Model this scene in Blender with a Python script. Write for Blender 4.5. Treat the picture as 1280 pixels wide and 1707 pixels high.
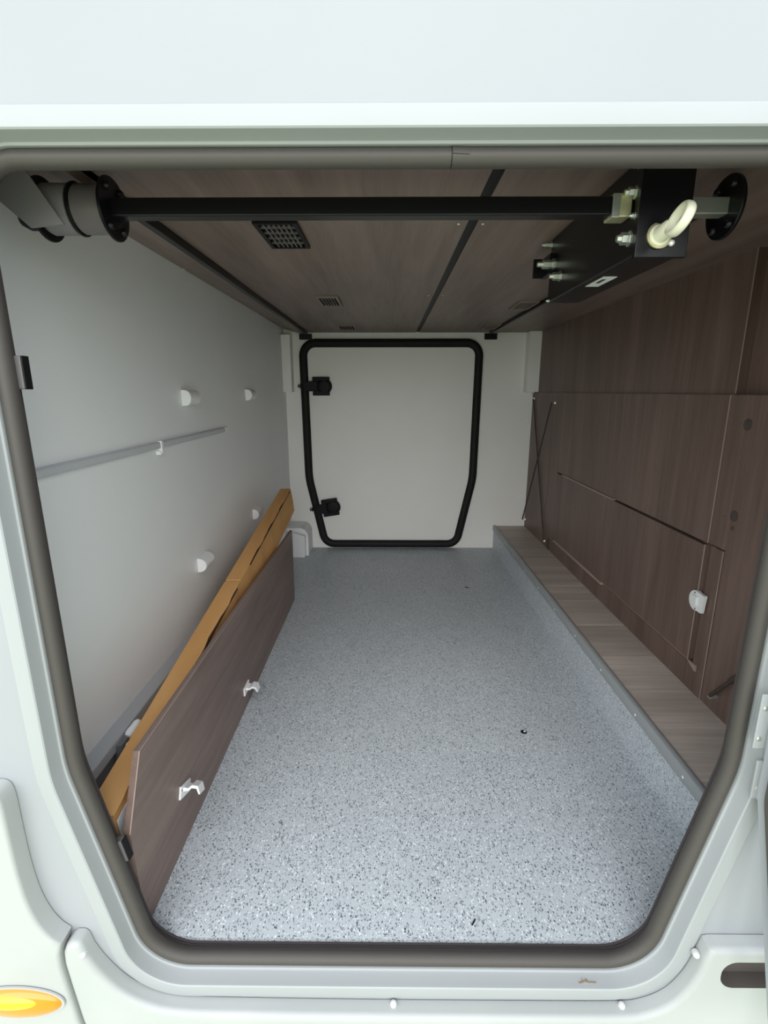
import bpy, math, random
from mathutils import Vector, Matrix
from mathutils.geometry import tessellate_polygon

random.seed(4)
R = math.radians
scene = bpy.context.scene
for o in list(bpy.data.objects):
    bpy.data.objects.remove(o)

# ------------------------------------------------------------------ camera
# x: along the vehicle (right = forward), y: depth into the garage, z: up, garage floor z = 0
cam_data = bpy.data.cameras.new('camera')
cam = bpy.data.objects.new('camera', cam_data)
scene.collection.objects.link(cam)
cam.location = (0.0, -0.58, 0.871)
cam.rotation_euler = (R(90 - 13.536), 0, R(0.466))
cam_data.sensor_fit = 'HORIZONTAL'
cam_data.sensor_width = 36.0
cam_data.lens = 837.0 / 1280.0 * 36.0
cam_data.clip_start = 0.01
scene.camera = cam

# ------------------------------------------------------------------ sky, sun, exposure
world = bpy.data.worlds.new('sky')
scene.world = world
world.use_nodes = True
wn = world.node_tree.nodes
wn['Background'].inputs['Color'].default_value = (0.86, 0.93, 1.0, 1)
wn['Background'].inputs['Strength'].default_value = 1.45

sun_data = bpy.data.lights.new('hazy_sun', 'SUN')
sun_data.energy = 1.7
sun_data.angle = R(75)
sun_data.color = (1.0, 0.97, 0.92)
sun = bpy.data.objects.new('hazy_sun', sun_data)
scene.collection.objects.link(sun)
sun.location = (0.6, -6, 4)
sun.rotation_euler = (R(90 - 18), 0, R(-4))

vs = scene.view_settings
vs.view_transform = 'Standard'
vs.look = 'None'
vs.gamma = 1.0
vs.use_curve_mapping = False
vs.exposure = 0.72

# ------------------------------------------------------------------ materials
MATS = {}

def mat(name, col, rough=0.5, metal=0.0, coat=0.0, spec=0.5, bump=None):
    m = bpy.data.materials.new(name)
    m.use_nodes = True
    nt = m.node_tree
    b = nt.nodes['Principled BSDF']
    b.inputs['Base Color'].default_value = (*col, 1)
    b.inputs['Roughness'].default_value = rough
    b.inputs['Metallic'].default_value = metal
    b.inputs['Coat Weight'].default_value = coat
    b.inputs['Coat Roughness'].default_value = 0.08
    b.inputs['Specular IOR Level'].default_value = spec
    if bump:
        sc, st, dist = bump
        tc = nt.nodes.new('ShaderNodeTexCoord')
        n = nt.nodes.new('ShaderNodeTexNoise')
        n.inputs['Scale'].default_value = sc
        n.inputs['Detail'].default_value = 3
        bp = nt.nodes.new('ShaderNodeBump')
        bp.inputs['Strength'].default_value = st
        bp.inputs['Distance'].default_value = dist
        nt.links.new(tc.outputs['Object'], n.inputs['Vector'])
        nt.links.new(n.outputs['Fac'], bp.inputs['Height'])
        nt.links.new(bp.outputs['Normal'], b.inputs['Normal'])
    MATS[name] = m
    return m

def mottle(name, c0, c1, scale=4.0, rough=0.5, coat=0.0, stretch=(1, 1, 1), spec=0.5):
    """two close tones mixed by soft noise"""
    m = mat(name, c0, rough, 0, coat, spec)
    nt = m.node_tree
    b = nt.nodes['Principled BSDF']
    tc = nt.nodes.new('ShaderNodeTexCoord')
    mp = nt.nodes.new('ShaderNodeMapping')
    mp.inputs['Scale'].default_value = stretch
    n = nt.nodes.new('ShaderNodeTexNoise')
    n.inputs['Scale'].default_value = scale
    n.inputs['Detail'].default_value = 4
    rp = nt.nodes.new('ShaderNodeValToRGB')
    rp.color_ramp.elements[0].position = 0.35
    rp.color_ramp.elements[1].position = 0.65
    rp.color_ramp.elements[0].color = (*c0, 1)
    rp.color_ramp.elements[1].color = (*c1, 1)
    L = nt.links.new
    L(tc.outputs['Object'], mp.inputs['Vector'])
    L(mp.outputs['Vector'], n.inputs['Vector'])
    L(n.outputs['Fac'], rp.inputs['Fac'])
    L(rp.outputs['Color'], b.inputs['Base Color'])
    return m

def wood(name, dark, light, axis, rough=0.45, vary=0.0, spec=0.4):
    """wood decor: long grain along axis (0 x, 1 y, 2 z)"""
    m = mat(name, dark, rough, spec=spec)
    nt = m.node_tree
    b = nt.nodes['Principled BSDF']
    L = nt.links.new
    tc = nt.nodes.new('ShaderNodeTexCoord')
    info = nt.nodes.new('ShaderNodeObjectInfo')
    addv = nt.nodes.new('ShaderNodeVectorMath')
    addv.operation = 'ADD'
    mulv = nt.nodes.new('ShaderNodeVectorMath')
    mulv.operation = 'SCALE'
    mulv.inputs[0].default_value = (7.3, 11.1, 5.7)
    L(info.outputs['Random'], mulv.inputs['Scale'])
    L(tc.outputs['Object'], addv.inputs[0])
    L(mulv.outputs['Vector'], addv.inputs[1])
    facs = []
    for lo, hi, det in ((1.3, 14.0, 3), (4.0, 90.0, 4), (12.0, 420.0, 2)):
        mp = nt.nodes.new('ShaderNodeMapping')
        s = [hi, hi, hi]
        s[axis] = lo
        mp.inputs['Scale'].default_value = s
        n = nt.nodes.new('ShaderNodeTexNoise')
        n.inputs['Scale'].default_value = 1.0
        n.inputs['Detail'].default_value = det
        n.inputs['Distortion'].default_value = 0.6
        L(addv.outputs['Vector'], mp.inputs['Vector'])
        L(mp.outputs['Vector'], n.inputs['Vector'])
        facs.append(n.outputs['Fac'])
    m1 = nt.nodes.new('ShaderNodeMath'); m1.operation = 'MULTIPLY_ADD'
    m1.inputs[1].default_value = 0.55
    m2 = nt.nodes.new('ShaderNodeMath'); m2.operation = 'MULTIPLY_ADD'
    m2.inputs[1].default_value = 0.30
    m3 = nt.nodes.new('ShaderNodeMath'); m3.operation = 'MULTIPLY'
    m3.inputs[1].default_value = 0.15
    L(facs[2], m3.inputs[0])
    L(facs[1], m2.inputs[0]); L(m3.outputs[0], m2.inputs[2])
    L(facs[0], m1.inputs[0]); L(m2.outputs[0], m1.inputs[2])
    rp = nt.nodes.new('ShaderNodeValToRGB')
    rp.color_ramp.elements[0].position = 0.36
    rp.color_ramp.elements[1].position = 0.64
    rp.color_ramp.elements[0].color = (*dark, 1)
    rp.color_ramp.elements[1].color = (*light, 1)
    L(m1.outputs[0], rp.inputs['Fac'])
    if vary:
        mx = nt.nodes.new('ShaderNodeHueSaturation')
        mr = nt.nodes.new('ShaderNodeMapRange')
        mr.inputs['To Min'].default_value = 1 - vary
        mr.inputs['To Max'].default_value = 1 + vary
        L(info.outputs['Random'], mr.inputs['Value'])
        L(mr.outputs['Result'], mx.inputs['Value'])
        L(rp.outputs['Color'], mx.inputs['Color'])
        L(mx.outputs['Color'], b.inputs['Base Color'])
    else:
        L(rp.outputs['Color'], b.inputs['Base Color'])
    bp = nt.nodes.new('ShaderNodeBump')
    bp.inputs['Strength'].default_value = 0.15
    bp.inputs['Distance'].default_value = 0.0006
    L(m1.outputs[0], bp.inputs['Height'])
    L(bp.outputs['Normal'], b.inputs['Normal'])
    return m

def speckle(name):
    """blue-grey vinyl with black and white flakes"""
    m = mat(name, (0.4, 0.43, 0.45), 0.42, spec=0.45)
    nt = m.node_tree
    b = nt.nodes['Principled BSDF']
    L = nt.links.new
    tc = nt.nodes.new('ShaderNodeTexCoord')
    soft = nt.nodes.new('ShaderNodeTexNoise')
    soft.inputs['Scale'].default_value = 9.0
    rp = nt.nodes.new('ShaderNodeValToRGB')
    rp.color_ramp.elements[0].color = (0.49, 0.53, 0.56, 1)
    rp.color_ramp.elements[1].color = (0.57, 0.61, 0.64, 1)
    L(tc.outputs['Object'], soft.inputs['Vector'])
    L(soft.outputs['Fac'], rp.inputs['Fac'])
    col = rp.outputs['Color']
    for scale, seed, size, share, c in ((340, 0.0, 0.52, 0.42, (0.10, 0.11, 0.125)),
                                        (340, 3.7, 0.52, 0.45, (0.80, 0.84, 0.87)),
                                        (420, 9.1, 0.60, 0.55, (0.24, 0.26, 0.29))):
        mp = nt.nodes.new('ShaderNodeMapping')
        mp.inputs['Location'].default_value = (seed, seed * 0.7, seed * 1.3)
        mp.inputs['Rotation'].default_value = (0, 0, seed)
        mp.inputs['Scale'].default_value = (1.0, 0.62, 1.0)
        warp = nt.nodes.new('ShaderNodeTexNoise')
        warp.inputs['Scale'].default_value = 350
        wm = nt.nodes.new('ShaderNodeVectorMath'); wm.operation = 'MULTIPLY_ADD'
        wm.inputs[1].default_value = (0.003, 0.003, 0.003)
        v = nt.nodes.new('ShaderNodeTexVoronoi')
        v.inputs['Scale'].default_value = scale
        sep = nt.nodes.new('ShaderNodeSeparateColor')
        lt = nt.nodes.new('ShaderNodeMath'); lt.operation = 'LESS_THAN'
        lt.inputs[1].default_value = share
        ds = nt.nodes.new('ShaderNodeMath'); ds.operation = 'LESS_THAN'
        mulsz = nt.nodes.new('ShaderNodeMath'); mulsz.operation = 'MULTIPLY'
        mulsz.inputs[1].default_value = size
        both = nt.nodes.new('ShaderNodeMath'); both.operation = 'MULTIPLY'
        mx = nt.nodes.new('ShaderNodeMix'); mx.data_type = 'RGBA'
        L(tc.outputs['Object'], mp.inputs['Vector'])
        L(mp.outputs['Vector'], warp.inputs['Vector'])
        L(warp.outputs['Color'], wm.inputs[0])
        L(mp.outputs['Vector'], wm.inputs[2])
        L(wm.outputs['Vector'], v.inputs['Vector'])
        L(v.outputs['Color'], sep.inputs['Color'])
        L(sep.outputs[0], lt.inputs[0])
        L(sep.outputs[1], mulsz.inputs[0])
        L(v.outputs['Distance'], ds.inputs[0])
        L(mulsz.outputs[0], ds.inputs[1])
        L(lt.outputs[0], both.inputs[0])
        L(ds.outputs[0], both.inputs[1])
        L(both.outputs[0], mx.inputs['Factor'])
        L(col, mx.inputs['A'])
        mx.inputs['B'].default_value = (*c, 1)
        col = mx.outputs['Result']
    L(col, b.inputs['Base Color'])
    bp = nt.nodes.new('ShaderNodeBump')
    nn = nt.nodes.new('ShaderNodeTexNoise')
    nn.inputs['Scale'].default_value = 500
    bp.inputs['Strength'].default_value = 0.25
    bp.inputs['Distance'].default_value = 0.0008
    L(tc.outputs['Object'], nn.inputs['Vector'])
    L(nn.outputs['Fac'], bp.inputs['Height'])
    L(bp.outputs['Normal'], b.inputs['Normal'])
    return m

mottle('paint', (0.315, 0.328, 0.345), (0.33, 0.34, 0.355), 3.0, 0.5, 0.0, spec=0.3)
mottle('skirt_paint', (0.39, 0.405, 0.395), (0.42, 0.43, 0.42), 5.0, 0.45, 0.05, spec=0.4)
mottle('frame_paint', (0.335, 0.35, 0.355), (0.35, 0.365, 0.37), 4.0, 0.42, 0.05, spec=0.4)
mottle('wall_white', (0.86, 0.87, 0.87), (0.89, 0.90, 0.90), 2.0, 0.42)
mottle('door_white', (0.88, 0.87, 0.82), (0.91, 0.90, 0.85), 2.5, 0.45)
mat('plastic_white', (0.85, 0.85, 0.85), 0.35)
mat('cap_white', (0.56, 0.57, 0.56), 0.4)
mat('rail_grey', (0.56, 0.57, 0.60), 0.4)
mat('pvc_grey', (0.46, 0.475, 0.49), 0.4)
mat('edge_grey', (0.33, 0.345, 0.35), 0.38)
mat('dark_grey', (0.16, 0.165, 0.175), 0.5)
mat('plinth_grey', (0.30, 0.31, 0.34), 0.45)
wood('brown_wood_y', (0.150, 0.104, 0.090), (0.270, 0.192, 0.166), 1)
wood('brown_wood_z', (0.118, 0.076, 0.060), (0.205, 0.138, 0.112), 2)
wood('ledge_wood', (0.43, 0.365, 0.315), (0.66, 0.58, 0.515), 0, 0.5, 0.12)
mat('edge_band', (0.36, 0.27, 0.24), 0.45)
mat('cover_cap', (0.075, 0.055, 0.046), 0.6)
speckle('vinyl_floor')
mat('seal_grip', (0.050, 0.040, 0.041), 0.6, spec=0.3, bump=(900, 0.5, 0.001))
mat('seal_rubber', (0.066, 0.059, 0.053), 0.55, spec=0.4, bump=(60, 0.2, 0.001))
mat('seal_black', (0.012, 0.011, 0.011), 0.6, spec=0.25)
mat('black_metal', (0.005, 0.005, 0.006), 0.34, spec=0.28)
mat('black_plastic', (0.007, 0.007, 0.008), 0.5, spec=0.2)
mat('block_plastic', (0.10, 0.095, 0.095), 0.5)
mat('strap_grey', (0.24, 0.225, 0.235), 0.75, bump=(700, 0.4, 0.0006))
mat('drum_grey', (0.15, 0.13, 0.135), 0.4, spec=0.5)
mat('zinc', (0.62, 0.64, 0.60), 0.32, 0.85)
mat('zinc_yellow', (0.70, 0.66, 0.42), 0.35, 0.7)
mat('screw_steel', (0.88, 0.88, 0.88), 0.3, 0.35)
mat('vent_brown', (0.24, 0.19, 0.165), 0.5)
mat('cream_nylon', (0.86, 0.84, 0.66), 0.4)
mottle('cardboard', (0.60, 0.315, 0.115), (0.68, 0.375, 0.15), 14.0, 0.8, stretch=(1, 0.2, 1), spec=0.15)
mat('cardboard_gap', (0.05, 0.025, 0.012), 0.9)
mat('label_white', (0.85, 0.85, 0.86), 0.5)
mat('label_ink', (0.03, 0.03, 0.035), 0.5)
mat('amber_lens', (0.85, 0.24, 0.0), 0.12, coat=0.6)
mat('amber_inner', (0.95, 0.50, 0.01), 0.3, coat=0.4)
mottle('slot_dark', (0.075, 0.063, 0.055), (0.09, 0.075, 0.066), 6.0, 0.6)
mat('cord_dark', (0.06, 0.042, 0.036), 0.6)
mat('mud', (0.30, 0.22, 0.13), 0.9)
mat('hollow_black', (0.008, 0.008, 0.008), 0.9, spec=0.1)
mottle('ground_mix', (0.44, 0.50, 0.30), (0.56, 0.58, 0.44), 1.2, 0.95)

# ------------------------------------------------------------------ mesh helpers
class MB:
    def __init__(self):
        self.v, self.f = [], []
    def add(self, vs_, fs_):
        n = len(self.v)
        self.v += [Vector(p) for p in vs_]
        self.f += [tuple(i + n for i in f) for f in fs_]
        return self
    def box(self, x0, x1, y0, y1, z0, z1, M=None):
        p = [Vector((x, y, z)) for x in (x0, x1) for y in (y0, y1) for z in (z0, z1)]
        if M is not None:
            p = [M @ q for q in p]
        return self.add(p, [(0, 1, 3, 2), (4, 6, 7, 5), (0, 4, 5, 1), (2, 3, 7, 6), (0, 2, 6, 4), (1, 5, 7, 3)])
    def hexa(self, a, b):
        """solid between quad a and quad b (same winding)"""
        return self.add(list(a) + list(b), [(3, 2, 1, 0), (4, 5, 6, 7)] + [(i, (i + 1) % 4, 4 + (i + 1) % 4, 4 + i) for i in range(4)])
    def lathe(self, p0, p1, prof, n=20):
        """prof: (t, r) pairs, t in metres from p0 towards p1"""
        p0, p1 = Vector(p0), Vector(p1)
        d = (p1 - p0).normalized()
        u = d.orthogonal().normalized()
        w = d.cross(u)
        vs_, fs_ = [], []
        for t, r in prof:
            for k in range(n):
                a = 2 * math.pi * k / n
                vs_.append(p0 + d * t + (u * math.cos(a) + w * math.sin(a)) * r)
        m = len(prof)
        for i in range(m - 1):
            for k in range(n):
                k2 = (k + 1) % n
                fs_.append((i * n + k, i * n + k2, (i + 1) * n + k2, (i + 1) * n + k))
        fs_.append(tuple(reversed(range(n))))
        fs_.append(tuple((m - 1) * n + k for k in range(n)))
        return self.add(vs_, fs_)
    def cyl(self, p0, p1, r, n=20, r2=None, bev=0.0):
        h = (Vector(p1) - Vector(p0)).length
        r2 = r if r2 is None else r2
        if bev:
            return self.lathe(p0, p1, [(0, r - bev), (bev, r), (h - bev, r2), (h, r2 - bev)], n)
        return self.lathe(p0, p1, [(0, r), (h, r2)], n)
    def tube(self, pts, r, n=10, closed=False):
        pts = [Vector(p) for p in pts]
        m = len(pts)
        vs_, fs_ = [], []
        prev = None
        for i, p in enumerate(pts):
            a = pts[(i - 1) % m] if (closed or i > 0) else p
            b = pts[(i + 1) % m] if (closed or i < m - 1) else p
            d = (b - a).normalized()
            if prev is None:
                u = d.orthogonal().normalized()
            else:
                u = (prev - d * prev.dot(d)).normalized()
            prev = u
            w = d.cross(u)
            for k in range(n):
                t = 2 * math.pi * k / n
                vs_.append(p + (u * math.cos(t) + w * math.sin(t)) * r)
        for i in range(m if closed else m - 1):
            j = (i + 1) % m
            for k in range(n):
                k2 = (k + 1) % n
                fs_.append((i * n + k, i * n + k2, j * n + k2, j * n + k))
        if not closed:
            fs_.append(tuple(reversed(range(n))))
            fs_.append(tuple((m - 1) * n + k for k in range(n)))
        return self.add(vs_, fs_)
    def prism(self, pts, to3, d0, d1):
        """2-D polygon pts extruded; to3(a, b, depth) -> xyz"""
        n = len(pts)
        tri = tessellate_polygon([[Vector((a, b, 0)) for a, b in pts]])
        vs_ = [to3(a, b, d0) for a, b in pts] + [to3(a, b, d1) for a, b in pts]
        fs_ = [(i, (i + 1) % n, n + (i + 1) % n, n + i) for i in range(n)]
        fs_ += [tuple(t) for t in tri] + [tuple(n + i for i in reversed(t)) for t in tri]
        return self.add(vs_, fs_)

ORG = {}

def link(name, mb, m, loc, parent=None, smooth=0, bev=0.0):
    me = bpy.data.meshes.new(name)
    me.from_pydata([tuple(p - loc) for p in mb.v], [], mb.f)
    me.materials.append(MATS[m])
    me.validate()
    me.update()
    import bmesh
    bm = bmesh.new()
    bm.from_mesh(me)
    bmesh.ops.recalc_face_normals(bm, faces=bm.faces)
    bm.to_mesh(me)
    bm.free()
    if smooth:
        for p in me.polygons:
            p.use_smooth = True
        me.set_sharp_from_angle(angle=R(smooth))
    o = bpy.data.objects.new(name, me)
    scene.collection.objects.link(o)
    if bev:
        b = o.modifiers.new('bevel', 'BEVEL')
        b.width = bev
        b.segments = 2
        b.limit_method = 'ANGLE'
        b.angle_limit = R(40)
    if parent is not None:
        o.parent = parent
    return o

def base_of(mb):
    xs = [p.x for p in mb.v]; ys = [p.y for p in mb.v]; zs = [p.z for p in mb.v]
    return Vector(((min(xs) + max(xs)) / 2, (min(ys) + max(ys)) / 2, min(zs)))

def tag(o, label=None, cat=None, group=None, kind=None):
    if label: o['label'] = label
    if cat: o['category'] = cat
    if group: o['group'] = group
    if kind: o['kind'] = kind
    return o

def solid(name, mb, m, label, cat, group=None, kind=None, smooth=0, bev=0.0):
    """a top-level thing that is one mesh (it may still get parts)"""
    loc = base_of(mb)
    o = link(name, mb, m, loc, None, smooth, bev)
    o.location = loc
    ORG[o.name] = loc
    return tag(o, label, cat, group, kind)

def thing(name, loc, label, cat, group=None, kind=None):
    o = bpy.data.objects.new(name, None)
    o.empty_display_size = 0.05
    scene.collection.objects.link(o)
    o.location = loc
    ORG[o.name] = Vector(loc)
    return tag(o, label, cat, group, kind)

def part(name, mb, m, parent, smooth=0, bev=0.0, label=None, kind=None):
    o = link(name, mb, m, ORG[parent.name], parent, smooth, bev)
    ORG[o.name] = ORG[parent.name]
    return tag(o, label, None, None, kind)

# ---- rounded outlines in the x-z plane
def offset_poly(pts, o):
    """pts counter-clockwise; o > 0 grows it"""
    n = len(pts)
    out = []
    for i in range(n):
        a, b, c = Vector(pts[i - 1]), Vector(pts[i]), Vector(pts[(i + 1) % n])
        d1, d2 = (b - a).normalized(), (c - b).normalized()
        n1, n2 = Vector((d1.y, -d1.x)), Vector((d2.y, -d2.x))
        k = 1 + n1.dot(n2)
        out.append(tuple(b + (n1 + n2) * (o / k)))
    return out

def round_poly(pts, rad, seg=10):
    n = len(pts)
    out = []
    for i in range(n):
        a, b, c = Vector(pts[i - 1]), Vector(pts[i]), Vector(pts[(i + 1) % n])
        d1, d2 = (a - b).normalized(), (c - b).normalized()
        ang = d1.angle(d2)
        r = max(rad[i], 0.001)
        t = r / math.tan(ang / 2)
        p, q = b + d1 * t, b + d2 * t
        cen = b + (d1 + d2).normalized() * (r / math.sin(ang / 2))
        a0 = math.atan2(p.y - cen.y, p.x - cen.x)
        a1 = math.atan2(q.y - cen.y, q.x - cen.x)
        da = (a1 - a0 + math.pi) % (2 * math.pi) - math.pi
        for k in range(seg + 1):
            w = a0 + da * k / seg
            out.append((cen.x + r * math.cos(w), cen.y + r * math.sin(w)))
    return out

def ring_sweep(mb, base, rad, prof, closed_prof, seg=10):
    """sweep profile (offset, y) around a rounded polygon"""
    loops = []
    for o, y in prof:
        pts = round_poly(offset_poly(base, o), [r + o for r in rad], seg)
        loops.append([(x, y, z) for x, z in pts])
    n = len(loops[0])
    vs_ = [p for l in loops for p in l]
    fs_ = []
    m = len(loops)
    for i in range(m if closed_prof else m - 1):
        j = (i + 1) % m
        for k in range(n):
            k2 = (k + 1) % n
            fs_.append((i * n + k, i * n + k2, j * n + k2, j * n + k))
    return mb.add(vs_, fs_)

def plate_hole(mb, outer, hole, y):
    tri = tessellate_polygon([[Vector((a, b, 0)) for a, b in outer], [Vector((a, b, 0)) for a, b in reversed(hole)]])
    pts = list(outer) + list(reversed(hole))
    return mb.add([(a, y, b) for a, b in pts], [tuple(t) for t in tri])

# opening of the near door (outer edge of the seal), counter-clockwise seen from outside (x right, z up)
OPEN = [(-0.377, -0.015), (0.411, -0.015), (0.4945, 0.355), (0.4985, 1.122), (-0.462, 1.122), (-0.4555, 0.35)]
OPEN_R = [0.085, 0.085, 0.25, 0.062, 0.062, 0.25]
Y0, YI, YB = 0.003, 0.056, 2.17          # facade, inner face of the near wall, far wall
XL, XR = -0.545, 0.77                    # side walls
ZC = 1.166                               # ceiling

# ------------------------------------------------------------------ the setting
# ground outside
g = MB().box(-30, 30, -30, 30, -0.66, -0.62)
solid('ground', g, 'ground_mix', 'mixed grass and gravel ground the vehicle stands on', 'ground', kind='structure')

# near wall: outer skin with the door opening, inner face
hole = round_poly(offset_poly(OPEN, 0.010), [r + 0.010 for r in OPEN_R])
w = MB()
outer = [(-0.95, -0.16), (1.9, -0.16), (1.9, 2.0), (-0.95, 2.0)]
plate_hole(w, outer, hole, Y0)
plate_hole(w, outer, hole, YI - 0.002)
n = 4
w.add([(a, Y0, b) for a, b in outer] + [(a, YI - 0.002, b) for a, b in outer], [(i, (i + 1) % 4, 4 + (i + 1) % 4, 4 + i) for i in range(4)])
solid('wall_front', w, 'paint', 'smooth white painted side wall of the vehicle around the door opening', 'wall', kind='structure')

# floor
f = MB().box(XL, 0.60, YI + 0.001, YB, -0.04, 0.0)
floor = solid('floor', f, 'vinyl_floor', 'blue grey speckled vinyl floor of the garage', 'floor', kind='structure')
for x, y in ((0.358, 0.571), (0.361, 1.572)):
    s = MB().lathe((x, y, 0), (x, y, 1), [(0, 0.0085), (0.0012, 0.0075), (0.0018, 0.005)], 16)
    so = part('floor_screw', s, 'black_metal', floor, 40, label='dark countersunk screw in the floor')
    s = MB().lathe((x + 0.002, y, 0.0016), (x + 0.002, y, 1), [(0, 0.0035), (0.0012, 0.0028)], 10)
    part('screw_head', s, 'screw_steel', so, 40)

# left wall
w = MB().box(XL - 0.03, XL, YI, YB + 0.03, -0.04, 1.21)
wall_l = solid('wall_left', w, 'wall_white', 'plain white inner wall along the left side', 'wall', kind='structure')

# far wall with shallow corner posts hanging from the ceiling
w = MB().box(XL, 0.875, YB, YB + 0.03, -0.04, 1.21)
wall_b = solid('wall_back', w, 'door_white', 'white far wall around the closed black-sealed door', 'wall', kind='structure')
part('corner_post', MB().box(XL, -0.500, YB - 0.07, YB, 0.866, 1.15), 'door_white', wall_b, bev=0.002)
part('corner_post', MB().box(0.716, XR + 0.008, YB - 0.07, YB, 0.866, ZC), 'door_white', wall_b, bev=0.002)

# ceiling: two wood panels either side of a dark joint strip, sloping side strip on the left
ceil = thing('ceiling', (0.15, 1.1, ZC), 'dark brown wood panelled underside of the bed above', 'ceiling', kind='structure')
part('ceiling_panel', MB().box(-0.41, 0.1425, YI, YB, ZC, ZC + 0.018), 'brown_wood_y', ceil)
part('ceiling_panel', MB().box(0.1605, 0.872, YI, YB, ZC, ZC + 0.018), 'brown_wood_y', ceil)
part('joint_strip', MB().box(0.1425, 0.1605, YI, YB, ZC + 0.003, ZC + 0.014), 'black_plastic', ceil, label='dark joint strip between the ceiling panels')
part('roof_board', MB().box(XL - 0.03, 0.90, YI, YB + 0.03, 1.21, 1.24), 'black_plastic', ceil)
sp = MB().hexa([(XL, YI, 1.186), (XL, YB, 1.186), (XL, YB, 1.20), (XL, YI, 1.20)],
               [(-0.424, YI, 1.151), (-0.424, YB, 1.151), (-0.424, YB, 1.166), (-0.424, YI, 1.166)])
strip = solid('trim_3', sp, 'brown_wood_y', 'sloping brown wood strip between the ceiling and the left wall', 'trim', kind='structure')
for y in (0.853, 1.234, 1.613):
    s = MB().lathe((XL + 0.006, y, 1.1845), (XL + 0.006, y, 0), [(0, 0.0035), (0.0015, 0.0025)], 10)
    part('strip_screw', s, 'screw_steel', strip, 40)
for x, y in ((0.127, 0.43), (0.171, 0.43), (0.127, 1.13), (0.172, 1.13), (0.127, 1.75), (0.172, 1.75)):
    s = MB().lathe((x, y, ZC), (x, y, 0), [(0, 0.0028), (0.0012, 0.0018)], 10)
    part('ceiling_screw', s, 'screw_steel', ceil, 40)

# right wall: carcass, recessed upper panels, proud lower panels
wr = thing('wall_right', (XR, 1.1, 0), 'dark brown wood panelled wall along the right side', 'wall', kind='structure')
part('carcass', MB().box(XR + 0.072, XR + 0.10, YI, YB + 0.03, -0.04, 1.21), 'brown_wood_z', wr)
part('upper_panel', MB().box(XR + 0.008, XR + 0.030, 0.583, YB, 0.863, ZC), 'brown_wood_z', wr)
part('upper_panel', MB().box(XR + 0.030, XR + 0.050, YI, 0.5825, 0.80, ZC), 'brown_wood_z', wr)
# far panel above and around the flap: pieces that leave the flap opening free
part('lower_panel', MB().box(XR, XR + 0.020, 1.687, YB, 0.13, 0.863), 'brown_wood_z', wr)
part('lower_panel', MB().box(XR, XR + 0.020, 0.586, 1.685, 0.515, 0.863), 'brown_wood_z', wr)
part('lower_panel', MB().box(XR, XR + 0.020, 0.526, 1.685, 0.13, 0.198), 'brown_wood_z', wr)
part('lower_panel', MB().box(XR, XR + 0.020, 0.526, 0.570, 0.198, 0.513), 'brown_wood_z', wr)
part('lower_panel', MB().box(XR + 0.002, XR + 0.020, YI, 0.523, 0.13, 0.863), 'brown_wood_z', wr)
part('lower_panel', MB().box(XR + 0.001, XR + 0.020, 0.523, 0.583, 0.516, 0.863), 'brown_wood_z', wr)
part('edge_band', MB().box(XR - 0.0006, XR + 0.0010, 0.5835, 0.5857, 0.516, 0.863), 'edge_band', wr, label='pale strip painted as the upper edge highlight')
part('edge_band', MB().box(XR + 0.0072, XR + 0.0088, 0.5812, 0.5832, 0.866, ZC), 'edge_band', wr, label='pale strip painted as the upper edge highlight')
part('edge_band', MB().box(XR - 0.0006, XR + 0.0008, 0.5236, 0.5258, 0.13, 0.513), 'edge_band', wr, label='pale strip painted as the upper edge highlight')
for y, z, r in ((0.518, 0.801, 0.013), (0.513, 0.600, 0.0125), (0.512, 0.572, 0.005)):
    s = MB().lathe((XR + 0.002, y, z), (0, y, z), [(0, r), (0.0012, r * 0.97), (0.0018, r * 0.85)], 24)
    part('cover_cap', s, 'cover_cap', wr, 40, label='round dark brown cover cap')
s = MB().lathe((XR + 0.002, 0.545, 0.592), (0, 0.545, 0.592), [(0, 0.003), (0.001, 0.002)], 10)
part('paint_fleck', s, 'plastic_white', wr)

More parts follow.
